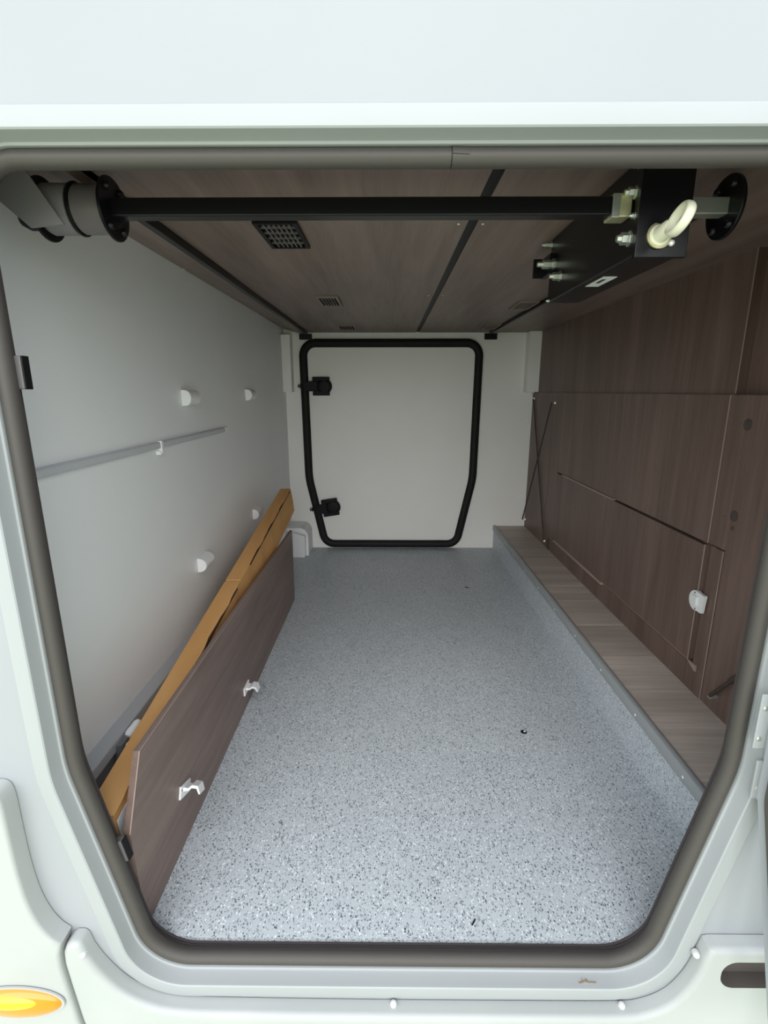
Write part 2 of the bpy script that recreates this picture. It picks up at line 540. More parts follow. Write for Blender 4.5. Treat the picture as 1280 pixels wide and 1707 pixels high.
# far door
door1 = thing('door_1', (0.015, YB, 0), 'closed white garage door in the far wall with black rubber seal', 'door', kind='structure')
FD = [(-0.372, 0.006), (0.404, 0.006), (0.486, 0.40), (0.495, 1.134), (-0.466, 1.134), (-0.456, 0.40)]
FD_R = [0.085, 0.085, 0.45, 0.085, 0.085, 0.45]
leaf = round_poly(offset_poly(FD, -0.03), [r - 0.03 for r in FD_R])
part('door_leaf', MB().prism(leaf, lambda a, b, d: (a, d, b), YB - 0.006, YB + 0.02), 'door_white', door1)
prof = []
for k in range(16):
    t = 2 * math.pi * k / 16
    prof.append((-0.0205 + 0.0215 * math.cos(t), YB - 0.012 + 0.018 * math.sin(t)))
part('rubber_seal', ring_sweep(MB(), FD, FD_R, prof, True), 'seal_black', door1, 60)
def far_hinge(cx, cz, ang, sx, sz):
    M = Matrix.Translation((cx, YB - 0.026, cz)) @ Matrix.Rotation(R(-ang), 4, 'Y')
    h = MB()
    h.box(-0.046, 0.042, -0.004, 0.020, -0.048, 0.048, M)
    ho = part('hinge', h, 'black_plastic', door1, bev=0.002, label='black door hinge')
    a = MB().box(-0.085, -0.02, -0.014, 0.010, -0.026, 0.026, M)
    part('hinge_arm', a, 'black_plastic', ho, bev=0.003)
    b = MB().lathe(M @ Vector((0.014, 0.004, 0)), M @ Vector((0.014, -1, 0)), [(0, 0.042), (0.012, 0.040), (0.017, 0.032), (0.018, 0.02)], 28)
    for i, v in enumerate(b.v):        # flatten the round cover to the hinge's height
        l = M.inverted() @ v
        l.z = max(-0.030, min(0.030, l.z))
        l.x = max(-0.03, l.x)
        b.v[i] = M @ l
    part('hinge_cover', b, 'black_plastic', ho, 40)
    bo = MB().lathe((sx, YB - 0.001, sz), (sx, 0, sz), [(0, 0.012), (0.006, 0.0115), (0.010, 0.007)], 18)
    part('hinge_bolt', bo, 'black_metal', ho, 40)
    for dz in (-0.006, 0.006):
        bo = MB().lathe((sx - 0.002, YB - 0.0095, sz + dz), (sx - 0.002, 0, sz + dz), [(0, 0.003), (0.003, 0.002)], 10)
        part('bolt_glint', bo, 'screw_steel', ho, 40)
far_hinge(-0.352, 0.896, 0, -0.469, 0.897)
far_hinge(-0.320, 0.240, 9, -0.428, 0.224)

# grey ledge and plinth at the foot of the left wall
tr = MB()
ye = 1.42
tr.add([(XL, y, 0.228) for y in (YI, ye)] + [(-0.522, y, 0.216) for y in (YI, ye)] + [(-0.520, y, 0.196) for y in (YI, ye)] + [(XL, y, 0.190) for y in (YI, ye)],
       [(0, 1, 3, 2), (2, 3, 5, 4), (4, 5, 7, 6), (6, 7, 1, 0), (0, 2, 4, 6), (1, 7, 5, 3)])
solid('trim_1', tr, 'pvc_grey', 'grey edge profile running along the foot of the left wall', 'trim', kind='structure', bev=0.002)
bb = MB().box(XL, -0.530, YI, ye, 0.0, 0.190)
bbo = solid('baseboard_left', bb, 'plinth_grey', 'bluish grey plinth below the edge profile on the left wall', 'plinth', kind='structure')
part('plinth_step', MB().box(-0.530, -0.428, YI + 0.002, 1.2, 0.0, 0.105), 'plinth_grey', bbo, bev=0.003)

# painted door frame around the near opening
fr = MB()
prof = [(-0.004, YI), (-0.004, 0.044), (0.0, 0.042), (0.0006, 0.0235), (0.0012, 0.0222), (0.0036, 0.0214), (0.0042, 0.0200), (0.0058, 0.0035), (0.0064, 0.0008), (0.0080, -0.0006),
        (0.0250, -0.0008), (0.0272, -0.0002), (0.0282, 0.0016), (0.0282, 0.0045)]
ring_sweep(fr, OPEN, OPEN_R, prof, False, 14)
frame = solid('trim_2', fr, 'frame_paint', 'white stepped door frame around the garage opening', 'door frame', kind='structure', smooth=30)
ms = MB()
for k in range(16):
    x, y = 0.308 + random.gauss(0, 0.008), 0.010 + random.gauss(0, 0.0018)
    rr_ = random.uniform(0.0006, 0.0018)
    zz = -0.0199 + (y - 0.010) * 0.10
    ms.add([(x + rr_ * 2.0 * math.cos(t), y + rr_ * 0.7 * math.sin(t), zz + 0.0005) for t in [6.283 * q / 7 for q in range(7)]] + [(x, y, zz - 0.0006)],
           [tuple(range(7))] + [(7, (q + 1) % 7, q) for q in range(7)])
part('mud_smear', ms, 'mud', frame, label='dried brown mud smear', kind='stuff')

# rubber bulb seal on the frame
seal = thing('door_seal', (0.015, 0.03, -0.015), 'thick dark brown rubber seal lining the open near doorway', 'seal')
prof = []
for k in range(18):
    t = 2 * math.pi * k / 18
    prof.append((-0.0082 + 0.0098 * math.cos(t), 0.0325 + 0.0115 * math.sin(t)))
part('bulb', ring_sweep(MB(), OPEN, OPEN_R, prof, True, 14), 'seal_rubber', seal, 60)
prof = [(-0.0008, 0.038), (-0.0008, 0.0580), (-0.0045, 0.0580), (-0.0066, 0.0555), (-0.0050, 0.0530), (-0.0068, 0.0505), (-0.0052, 0.0480), (-0.0070, 0.0455), (-0.0070, 0.038)]
part('grip_strip', ring_sweep(MB(), OPEN, OPEN_R, prof, True, 14), 'seal_grip', seal, 30, label='ribbed grip strip of the seal')
def bulb_patch(x0, x1, grow, a0, a1, n_=10):
    vs2, fs2 = [], []
    for x in (x0, x1):
        for k in range(n_ + 1):
            t = R(a0 + (a1 - a0) * k / n_)
            vs2.append((x, 0.0325 - (0.0115 + grow) * math.cos(t), 1.1138 + (0.0098 + grow) * math.sin(t)))
    for k in range(n_):
        fs2.append((k, k + 1, n_ + 2 + k, n_ + 1 + k))
    return MB().add(vs2, fs2 + [tuple(reversed(range(n_ + 1))), tuple(range(n_ + 1, 2 * n_ + 2))])
part('seal_joint', bulb_patch(0.0662, 0.0672, 0.0003, -95, 95), 'seal_black', seal, 40, label='butt joint in the top of the seal')
pf = bulb_patch(0.0672, 0.0850, 0.0008, 0, 100)
for v in pf.v:
    if v.x > 0.08:
        v.z -= 0.0010
part('joint_lip', pf, 'seal_rubber', seal, 40)

# striker blocks on the left side of the frame
for x0, z0, z1, ang in ((-0.4535, 0.8730, 0.912, 0), (-0.4160, 0.171, 0.208, -12)):
    c = Vector((x0 + 0.0095, 0.046, (z0 + z1) / 2))
    M = Matrix.Translation(c) @ Matrix.Rotation(R(ang), 4, 'Y')
    h = (z1 - z0) / 2
    b = MB().box(-0.0085, 0.0080, -0.009, 0.004, -h, h, M)
    bo = part('striker_block', b, 'block_plastic', frame, bev=0.0015, label='dark plastic lock striker')
    part('striker_lip', MB().box(0.0080, 0.0098, -0.0085, 0.004, -h, h, M), 'black_plastic', bo, bev=0.0008)

# ------------------------------------------------------------------ raised ledge on the right
led = thing('raised_ledge', (0.685, 1.1, 0), 'raised wood-topped ledge with grey edge beside the right wall', 'ledge')
part('riser', MB().box(0.598, 0.604, YI + 0.001, YB, 0.0, 0.118), 'vinyl_floor', led, label='riser covered in speckled vinyl')
ys = [YI + 0.001, 0.255, 0.415, 0.56, 0.73, 0.93, 1.133, 1.27, 1.413, 1.60, 1.79, 1.98, YB]
for a, b in zip(ys[:-1], ys[1:]):
    part('plank', MB().box(0.606, XR + 0.02, a + 0.0006, b - 0.0006, 0.112, 0.130 - random.uniform(0, 0.0006)), 'ledge_wood', led, bev=0.0008)
et = MB()
sec = [(0.604, 0.104), (0.5945, 0.104), (0.5930, 0.107), (0.5935, 0.128), (0.5955, 0.1325), (0.600, 0.1350), (0.606, 0.1345), (0.6105, 0.1315), (0.6110, 0.1300), (0.604, 0.1295)]
et.prism(sec, lambda a, b, d: (a, d, b), YI + 0.002, YB - 0.001)
eto = part('edge_trim', et, 'edge_grey', led, 35, label='grey aluminium edge trim')
for k in range(11):
    y = 0.082 + 0.1995 * k
    if y < YB - 0.02:
        s = MB().lathe((0.5936, y, 0.1165), (0, y, 0.1165), [(0, 0.0035), (0.0012, 0.0028), (0.0018, 0.0014)], 10)
        part('trim_screw', s, 'screw_steel', eto, 40)

# ------------------------------------------------------------------ locker flap in the right wall
fl = thing('locker_flap', (XR, 1.1, 0.2), 'brown wood locker flap set low in the right wall', 'hatch')
part('flap_panel', MB().box(XR - 0.004, XR + 0.012, 0.588, 1.683, 0.206, 0.509), 'brown_wood_z', fl)
part('flap_edge', MB().box(XR - 0.0036, XR + 0.010, 0.5855, 0.588, 0.206, 0.511), 'brown_wood_z', fl)
part('edge_band', MB().box(XR - 0.0046, XR - 0.0034, 0.5852, 0.588, 0.206, 0.511), 'edge_band', fl, label='pale strip painted as the upper edge highlight')
part('edge_band', MB().box(XR - 0.0046, XR + 0.008, 1.10, 1.615, 0.509, 0.514), 'edge_band', fl, label='pale strip painted as the upper edge highlight')  # half the flap's top edge gets its highlight from this paler colour
part('edge_band', MB().box(XR - 0.0046, XR + 0.002, 0.588, 1.10, 0.2040, 0.206), 'edge_band', fl, label='pale strip painted as the upper edge highlight')
part('hinge_profile', MB().box(XR - 0.010, XR + 0.004, 1.112, 1.648, 0.1965, 0.206), 'edge_band', fl, bev=0.002, label='pale hinge profile along the lower edge')
part('shadow_gap', MB().box(XR + 0.012, XR + 0.019, 0.5705, 0.588, 0.2, 0.515), 'hollow_black', fl)
e = MB().prism([(0.590, 0.206), (0.552, 0.206), (0.552, 0.190)], lambda a, b, d: (d, a, b), XR - 0.005, XR - 0.0005)
part('corner_clip', e, 'edge_band', fl)
part('corner_clip', MB().box(XR - 0.0005, XR + 0.0005, 0.550, 0.60, 0.513, 0.5155), 'cover_cap', fl)
# white push latch: round rosette cut flat towards the frame
lat = thing('push_latch', (XR, 0.573, 0.369), 'white half-round plastic latch on the locker flap edge', 'latch')
ro = [(0.573 + 0.0255 * math.cos(t), 0.370 + 0.0245 * math.sin(t)) for t in [R(55 + 250 * k / 20) for k in range(21)]]
ro = [(max(0.552, 2 * 0.573 - a), b) for a, b in ro]
ro = [(2 * 0.573 - a, b) for a, b in ro]
pts = []
for k in range(19):
    t = R(70 + 220 * k / 18)
    pts.append((0.580 - 0.0255 * math.cos(t), 0.369 + 0.0250 * math.sin(t)))
pts += [(0.553, 0.346), (0.549, 0.392)]
part('rosette', MB().prism(pts, lambda a, b, d: (d, a, b), XR - 0.012, XR - 0.003), 'plastic_white', lat, bev=0.0015)
part('slide', MB().box(XR - 0.017, XR - 0.011, 0.569, 0.592, 0.358, 0.382), 'plastic_white', lat, bev=0.002)
for y, z in ((0.584, 0.388), (0.575, 0.349)):
    s = MB().lathe((XR - 0.0125, y, z), (0, y, z), [(0, 0.002), (0.0006, 0.002)], 10)
    part('screw_hole', s, 'black_metal', lat)

# crossed elastic cords by the far end of the right wall
def cord(p0, p1, label):
    t = thing('elastic_cord', p0, label, 'cord', 'crossed cords on the right wall')
    part('cord', MB().tube([p0, p1], 0.0035, 8), 'cord_dark', t, 60)
    for p in (p0, p1):
        k = MB().lathe((XR, p[1], p[2]), (0, p[1], p[2]), [(0, 0.006), (0.006, 0.005), (0.008, 0.003)], 12)
        part('end_hook', k, 'screw_steel', t, 40)
cord((XR - 0.006, 2.133, 0.832), (XR - 0.006, 1.789, 0.156), 'thin dark cord slanting from the far corner post down towards the viewer')
cord((XR - 0.018, 1.789, 0.818), (XR - 0.018, 2.148, 0.174), 'thin dark cord slanting down to the far corner of the ledge')
hk = MB().tube([(XR - 0.002, 2.14, 0.862), (XR - 0.012, 2.14, 0.862), (XR - 0.014, 2.135, 0.85), (XR - 0.012, 2.132, 0.838), (XR - 0.006, 2.132, 0.836)], 0.003, 8)
solid('wall_hook', hk, 'screw_steel', 'small steel hook under the right corner post of the far wall', 'hook', smooth=60)
gr = MB().lathe((XR, 1.73, 0.158), (0, 1.73, 0.158), [(0, 0.026), (0.003, 0.025), (0.004, 0.018)], 24)
for i, v in enumerate(gr.v):
    gr.v[i].z = 0.158 + (v.z - 0.158) * 1.1
solid('grommet', gr, 'cover_cap', 'round dark cable grommet low on the right wall beside the cord', 'grommet', smooth=40)

# gas strut near the lower right corner of the opening
gs = thing('gas_strut', (XR - 0.012, 0.472, 0.172), 'dark gas strut with steel ball end low on the right wall', 'gas strut')
p0, p1 = Vector((XR - 0.012, 0.474, 0.174)), Vector((XR - 0.012, 0.30, 0.40))
d = (p1 - p0).normalized()
part('rod', MB().cyl(p0, p0 + d * 0.10, 0.0042, 12), 'cord_dark', gs, 40)
part('cylinder', MB().cyl(p0 + d * 0.09, p1, 0.0062, 14, bev=0.001), 'cord_dark', gs, 40)
part('ball_end', MB().lathe((XR + 0.002, 0.476, 0.171), (0, 0.476, 0.171), [(0, 0.008), (0.006, 0.0070), (0.012, 0.0065), (0.016, 0.0035)], 14), 'zinc', gs, 40, label='steel ball end')

# ------------------------------------------------------------------ left wall fittings
def bumper(y, z, up, label):
    # half-round nylon rod screwed to the wall, its end face towards the doorway
    t = thing('wall_bumper', (XL, y, z), label, 'bumper', 'white bumpers on the left wall')
    pts = [(XL, z - 0.020)]
    w_, h_ = (0.026, 0.0205)
    for k in range(13):
        a = R(-90 + 180 * k / 12)
        sx_ = math.copysign(abs(math.cos(a)) ** (0.7 if up else 1.0), math.cos(a))
        pts.append((XL + 0.004 + (w_ - 0.004) * sx_, z + h_ * math.sin(a)))
    pts.append((XL, z + 0.020))
    part('bumper_body', MB().prism(pts, lambda a, b, d: (a, d, b), y + 0.002, y + 0.070), 'wall_white', t, 40)
    c = Vector((XL + 0.012, z))
    q = [(c.x + (a - c.x) * 0.95, c.y + (b - c.y) * 0.95) for a, b in pts]
    part('bumper_cap', MB().prism(q, lambda a, b, d: (a, d, b), y, y + 0.003), 'plastic_white', t)
bumper(0.771, 0.8535, True, 'nearer of the two white oval bumpers above the grey rail')
bumper(1.380, 0.857, True, 'white oval bumper above and beyond the far end of the grey rail')
bumper(1.379, 0.387, False, 'white half-round bumper just beside the upper cardboard carton')
bumper(0.777, 0.385, False, 'white half-round bumper in the middle of the lower left wall')

rl = thing('cable_rail', (XL, 0.6, 0.747), 'grey plastic cable rail running along the left wall', 'rail')
sec = [(XL, 0.7385), (XL + 0.007, 0.7395), (XL + 0.009, 0.742), (XL + 0.009, 0.752), (XL + 0.007, 0.7545), (XL, 0.7555)]
part('rail_cover', MB().prism(sec, lambda a, b, d: (a, d, b), YI + 0.002, 1.092), 'rail_grey', rl, 35)
part('rail_end', MB().prism([(a, 0.747 + (b - 0.747) * 1.12) for a, b in sec], lambda a, b, d: (a + (0.001 if a > XL else 0), d, b), 1.09, 1.112), 'wall_white', rl, 35)
part('rail_clip', MB().box(XL, XL + 0.011, 0.604, 0.616, 0.727, 0.757), 'plastic_white', rl, bev=0.002, label='white clip on the rail')
s = MB().lathe((XL, 0.603, 0.729), (1, 0.603, 0.729), [(0, 0.006), (0.008, 0.0055), (0.010, 0.003)], 12)
part('clip_button', s, 'plastic_white', rl, 40)

# rounded cover in the far left floor corner
cc = thing('corner_cover', (-0.49, 2.06, 0), 'white rounded plastic cover in the far left floor corner', 'cover')
def arch(x0, x1, z1, r, n=8):
    return [(x0, 0.0), (x1, 0.0)] + [(x1 - r + r * math.cos(R(90 * k / n)), z1 - r + r * math.sin(R(90 * k / n))) for k in range(n + 1)] + [(x0, z1)]
part('cover_body', MB().prism(arch(XL + 0.001, -0.430, 0.155, 0.05), lambda a, b, d: (a, d, b), 2.02, YB - 0.001), 'wall_white', cc, 40)
part('cover_front', MB().prism([(XL + 0.001, 0.0), (-0.448, 0.0), (-0.444, 0.01), (-0.442, 0.118), (-0.50, 0.135), (XL + 0.001, 0.137)], lambda a, b, d: (a, d, b), 1.985, 2.022), 'plastic_white', cc, bev=0.003)

# bracket with a white plug behind the carton
bk = thing('cable_bracket', (-0.52, 0.27, 0.105), 'dark grey cable bracket with white plug below the left wall ledge', 'bracket')
part('bracket_plate', MB().hexa([(-0.532, 0.235, 0.106), (-0.508, 0.235, 0.106), (-0.508, 0.285, 0.106), (-0.532, 0.285, 0.106)],
                                [(-0.519, 0.245, 0.212), (-0.508, 0.245, 0.212), (-0.508, 0.28, 0.212), (-0.519, 0.28, 0.212)]), 'dark_grey', bk, bev=0.002)
part('plug', MB().lathe((-0.510, 0.270, 0.212), (-0.485, 0.36, 0.245), [(0, 0.006), (0.006, 0.0095), (0.030, 0.0090), (0.036, 0.006)], 14), 'plastic_white', bk, 40)
part('plate_screw', MB().lathe((-0.508, 0.262, 0.200), (0, 0.262, 0.200), [(0, 0.005), (0.003, 0.004)], 10), 'screw_steel', bk, 40)

# ------------------------------------------------------------------ board standing on the floor, with white catches
bd = thing('loose_board', (-0.408, 0.75, 0), 'dark brown wood board standing on edge along the left side', 'board')
side = [(0.070, 0.0), (1.430, 0.0), (1.440, 0.306), (0.116, 0.306), (0.060, 0.20)]
part('board_panel', MB().prism(side, lambda a, b, d: (d, a, b), -0.4110, -0.4005), 'brown_wood_y', bd)
part('end_face', MB().hexa([(-0.4110, 0.0585, 0.2), (-0.4000, 0.0585, 0.2), (-0.4000, 0.0615, 0.199), (-0.4110, 0.0615, 0.199)],
                            [(-0.4110, 0.1145, 0.3065), (-0.4000, 0.1145, 0.3065), (-0.4000, 0.1175, 0.3055), (-0.4110, 0.1175, 0.3055)]), 'brown_wood_z', bd)
part('edge_band', MB().box(-0.4008, -0.3998, 0.116, 1.439, 0.3053, 0.3065), 'edge_band', bd, label='pale upper edge')  # thin paler strip along the board's top edge
part('edge_band', MB().hexa([(-0.4010, 0.0583, 0.2), (-0.3998, 0.0583, 0.2), (-0.3998, 0.0603, 0.1995), (-0.4010, 0.0603, 0.1995)],
                            [(-0.4010, 0.1143, 0.3065), (-0.3998, 0.1143, 0.3065), (-0.3998, 0.1163, 0.3060), (-0.4010, 0.1163, 0.3060)]), 'edge_band', bd)
def catch(y, z, ang):
    M = Matrix.Translation((-0.4005, y, z)) @ Matrix.Rotation(R(ang), 4, 'X')
    c = part('catch', MB().box(0, 0.004, -0.024, 0.024, -0.012, 0.012, M), 'plastic_white', bd, bev=0.001, label='white plastic catch')
    a = MB()
    prof_ = [(0.003, 0.000), (0.014, 0.001), (0.020, 0.006), (0.029, 0.005), (0.034, -0.005), (0.037, -0.005), (0.032, 0.010), (0.020, 0.012), (0.013, 0.006), (0.003, 0.008)]
    a.prism(prof_, lambda p, q, d: M @ Vector((p, d, q)), -0.013, 0.013)
    part('catch_arm', a, 'plastic_white', c)
    for dy in (-0.019, 0.019):
        s = MB().lathe(M @ Vector((0.004, dy, 0.004)), M @ Vector((1, dy, 0.004)), [(0, 0.002), (0.0005, 0.002)], 8)
        part('screw_hole', s, 'black_metal', c)
catch(0.250, 0.110, -22)
catch(0.680, 0.056, 0)

# ------------------------------------------------------------------ long carton resting on plinth and board
ct = thing('long_carton', (-0.455, 0.8, 0.105), 'long brown cardboard carton sloping up behind the wood board', 'carton')
A = Vector((-0.453, 0.075, 0.0)); B = Vector((-0.4505, 1.575, 0.0))
def cz(y):
    return 0.206 + 0.158 * y
def xs(y):
    k = (y - 0.07) / 1.5
    return (-0.480 + 0.010 * k, -0.4345 + 0.008 * k)
N = 30
body, top = MB(), MB()
ring = []
for i in range(N + 1):
    y = 0.075 + 1.5 * i / N
    xl, xr = xs(y)
    z = cz(y)
    h = 0.102 - 0.006 * i / N
    wob = 0.0012 * math.sin(i * 2.1) + 0.001 * math.sin(i * 5.3)
    ring.append([(xl, y, z - h), (xr + 0.013, y, z - h), (xr + 0.006 + wob, y, z - 0.045), (xr + wob, y, z - 0.003), (xl, y, z - 0.003)])
vs_ = [p for r_ in ring for p in r_]
fs_ = []
for i in range(N):
    for k in range(5):
        k2 = (k + 1) % 5
        fs_.append((i * 5 + k, i * 5 + k2, i * 5 + 5 + k2, i * 5 + 5 + k))
fs_ += [(4, 3, 2, 1, 0), tuple(N * 5 + k for k in range(5))]
body.add(vs_, fs_)
part('carton_body', body, 'cardboard', ct)
def flap(y0, y1, dx0, dx1, lift, m_name):
    vs2, n2 = [], 24
    fs2 = []
    for i in range(n2 + 1):
        y = y0 + (y1 - y0) * i / n2
        xl, xr = xs(y)
        z = cz(y)
        wv = 0.0018 * math.sin(y * 31) + 0.0012 * math.sin(y * 67 + 1)
        up = lift * math.sin(math.pi * i / n2)
        vs2 += [(xl + dx0, y, z - 0.002), (xr + dx1 + wv, y, z - 0.001 + up), (xr + dx1 + wv, y, z + 0.002 + up), (xl + dx0, y, z + 0.001)]
        if i < n2:
            for k in range(4):
                k2 = (k + 1) % 4
                fs2.append((i * 4 + k, i * 4 + k2, i * 4 + 4 + k2, i * 4 + 4 + k))
    fs2 += [(3, 2, 1, 0), tuple(n2 * 4 + k for k in range(4))]
    part('top_flap', MB().add(vs2, fs2), 'cardboard', ct)
flap(0.075, 0.79, 0.0, 0.002, 0.004, 'cardboard')
flap(0.80, 1.575, 0.0, 0.001, 0.002, 'cardboard')
# dark slots where the flap stands off the side
for y0, y1 in ((0.90, 1.55), (0.42, 0.76)):
    vs2 = []
    for y in (y0, y1):
        xr = xs(y)[1]
        z = cz(y)
        vs2 += [(xr - 0.002, y, z - 0.0055), (xr + 0.0022, y, z - 0.0055), (xr + 0.0022, y, z - 0.0015), (xr - 0.002, y, z - 0.0015)]
    part('flap_slot', MB().add(vs2, [(3, 2, 1, 0), (4, 5, 6, 7)] + [(i, (i + 1) % 4, 4 + (i + 1) % 4, 4 + i) for i in range(4)]), 'cardboard_gap', ct)
lb = []
y0, y1 = 0.078, 0.116
def on_side(y, dz, e=0.0):
    xr = xs(y)[1]
    return (xr + 0.0025 + (-dz) * 0.128 + e, y, cz(y) + dz)
q = [on_side(y0, -0.012), on_side(y1, -0.012), on_side(y1, -0.075), on_side(y0, -0.075)]
q2 = [on_side(y0, -0.012, .001), on_side(y1, -0.012, .001), on_side(y1, -0.075, .001), on_side(y0, -0.075, .001)]
lo = part('carton_label', MB().hexa(q, q2), 'label_white', ct, label='white sticker with a barcode')
for k in range(4):
    za = -0.048 - 0.0055 * k
    q = [on_side(y0 + .006, za, .0011), on_side(y1 - .006, za, .0011), on_side(y1 - .006, za - 0.003, .0011), on_side(y0 + .006, za - 0.003, .0011)]
    q2 = [(a + .0005, b, c) for a, b, c in q]
    part('barcode_bar', MB().hexa(q, q2), 'label_ink', lo)

# ------------------------------------------------------------------ bed lift mechanism under the ceiling
YA, ZA = 0.185, 1.1135                 # axle axis
lift = thing('bed_lift', (0.0, YA, 1.04), 'black bed lift axle with strap drum, housing and cream crank eye', 'lift mechanism')
ax = part('axle_tube', MB().box(-0.378, 0.322, YA - 0.0115, YA + 0.0115, ZA - 0.0115, ZA + 0.0115), 'black_metal', lift, bev=0.002, label='square black steel axle')
def drum(x_in, sgn):
    """x_in: inner flange, drum runs outward in direction sgn"""
    d = part('strap_drum', MB().cyl((x_in, YA, ZA), (x_in + sgn * 0.092, YA, ZA), 0.0295, 32), 'drum_grey', lift, 40)
    for off, r in ((0.0, 0.0400), (0.046, 0.0335), (0.092, 0.0400)):
        a = x_in + sgn * off
        part('drum_flange', MB().cyl((a - 0.002, YA, ZA), (a + 0.002, YA, ZA), r, 36, bev=0.001), 'black_metal', d, 40)
    for ang in (35, 145, 215, 325):
        y = YA + 0.030 * math.sin(R(ang)); z = ZA + 0.030 * math.cos(R(ang))
        part('flange_bolt', MB().lathe((x_in - sgn * 0.002, y, z), (x_in - sgn, y, z), [(0, 0.0058), (0.003, 0.0055), (0.0055, 0.003)], 12), 'black_metal', d, 40)
    return d
dl = drum(-0.378, -1)
# grey strap: wound turn plus the run going up to the bed
def belt(x0, x1, r0, r1, a0, a1, n_=18):
    vs2, fs2 = [], []
    for i in range(n_ + 1):
        t = R(a0 + (a1 - a0) * i / n_)
        for x, q in ((x0, r0), (x1, r0), (x1, r1), (x0, r1)):
            vs2.append((x, YA - q * math.cos(t), ZA + q * math.sin(t)))
        if i < n_:
            for k in range(4):
                k2 = (k + 1) % 4
                fs2.append((i * 4 + k, i * 4 + k2, i * 4 + 4 + k2, i * 4 + 4 + k))
    return MB().add(vs2, fs2 + [(3, 2, 1, 0), tuple(n_ * 4 + k for k in range(4))])
part('strap_turn', belt(-0.464, -0.428, 0.0296, 0.0318, -200, 60), 'strap_grey', dl, 40)
part('strap_turn', belt(-0.420, -0.383, 0.0296, 0.0312, -250, 100), 'drum_grey', dl, 40)
run = MB().hexa([(-0.516, 0.139, 1.122), (-0.474, 0.139, 1.162), (-0.474, 0.142, 1.162), (-0.516, 0.142, 1.122)],
                [(-0.466, 0.139, 1.078), (-0.422, 0.139, 1.082), (-0.422, 0.142, 1.082), (-0.466, 0.142, 1.078)])
part('strap', run, 'strap_grey', dl, label='grey webbing strap running up to the bed')
part('end_nut', MB().lathe((-0.470, YA - 0.005, ZA - 0.012), (-1, YA - 0.005, ZA - 0.012), [(0, 0.016), (0.022, 0.0155), (0.032, 0.010)], 20), 'black_plastic', dl, 40)
XF = 0.458
fo = part('end_flange', MB().cyl((XF - 0.002, YA, ZA), (XF + 0.003, YA, ZA), 0.0400, 36, bev=0.001), 'black_metal', lift, 40, label='round black end flange')
for ang in (35, 145, 215, 325):
    y = YA + 0.030 * math.sin(R(ang)); z = ZA + 0.030 * math.cos(R(ang))
    part('flange_bolt', MB().lathe((XF - 0.002, y, z), (0, y, z), [(0, 0.0055), (0.003, 0.005), (0.005, 0.003)], 12), 'black_metal', fo, 40)
part('stub_axle', MB().box(0.392, XF, YA - 0.0105, YA + 0.0105, ZA - 0.0105, ZA + 0.0105), 'zinc', lift, bev=0.0015, label='zinc plated square stub axle')
# housing
hs = part('housing', MB().box(0.3275, 0.392, 0.158, 0.53, 1.0475, ZC - 0.0006), 'black_metal', lift, bev=0.002, label='black sheet steel gear housing')
part('front_plate', MB().box(0.3262, 0.3945, 0.150, 0.158, 1.0435, ZC - 0.0006), 'black_metal', hs, bev=0.001)
part('sticker', MB().box(0.341, 0.363, 0.285, 0.36, 1.0468, 1.0475), 'label_white', hs, label='small white printed sticker')
part('sticker_print', MB().box(0.346, 0.352, 0.300, 0.33, 1.0464, 1.0468), 'label_ink', hs)
part('side_tab', MB().box(0.300, 0.3275, 0.548, 0.556, 1.098, 1.135), 'black_metal', hs, bev=0.001)
part('side_arm', MB().box(0.318, 0.3275, 0.50, 0.556, 1.098, 1.135), 'black_metal', hs, bev=0.001)
# zinc clamp on the axle, bolts and nuts
cl = part('axle_clamp', MB().box(0.300, 0.3255, YA - 0.0145, YA + 0.0145, ZA - 0.015, ZA + 0.014), 'zinc_yellow', lift, bev=0.0015, label='yellow zinc plated clamp')
part('clamp_plate', MB().box(0.299, 0.309, YA - 0.0160, YA - 0.0130, ZA - 0.016, ZA + 0.013), 'zinc', cl, bev=0.0008)
def bolt(y, z, r, l, x=0.3275, m='zinc'):
    part('bolt', MB().lathe((x, y, z), (-1, y, z), [(0, r * 1.25), (l * 0.15, r * 1.25), (l * 0.16, r), (l * 0.7, r), (l * 0.72, r * 0.6), (l, r * 0.55)], 6), m, hs)
bolt(0.166, 1.126, 0.0065, 0.016)
bolt(0.172, 1.072, 0.0080, 0.018)
bolt(0.162, 1.097, 0.0035, 0.008)
bolt(0.455, 1.083, 0.0075, 0.022)
bolt(0.500, 1.114, 0.0085, 0.034)
bolt(0.525, 1.155, 0.0055, 0.020)
bolt(0.166, 1.157, 0.0030, 0.006)
bolt(0.520, 1.050, 0.0030, 0.006)
# crank eye
c0 = Vector((0.3555, 0.150, 1.0695)); dirv = Vector((0.03, -1.0, 0.14)).normalized()
ey = part('crank_eye', MB().lathe(c0, c0 + dirv, [(0, 0.0135), (0.003, 0.0135), (0.004, 0.0105), (0.024, 0.0100), (0.028, 0.008)], 20), 'cream_nylon', lift, 40, label='cream nylon crank eye')
rc = c0 + dirv * 0.046
u = dirv
vv = Vector((0.35, 0.1, 1.0)); vv = (vv - u * vv.dot(u)).normalized()
ww = u.cross(vv)
ringv, ringf = [], []
n1, n2 = 36, 12
for i in range(n1):
    a = 2 * math.pi * i / n1
    rad = u * math.cos(a) + vv * math.sin(a) * 0.82
    for k in range(n2):
        b_ = 2 * math.pi * k / n2
        ringv.append(rc + rad * (0.0200 + 0.0042 * math.cos(b_)) + ww * (0.0062 * math.sin(b_)))
for i in range(n1):
    for k in range(n2):
        i2, k2 = (i + 1) % n1, (k + 1) % n2
        ringf.append((i * n2 + k, i * n2 + k2, i2 * n2 + k2, i2 * n2 + k))
part('eye_ring', MB().add(ringv, ringf), 'cream_nylon', ey, 60)
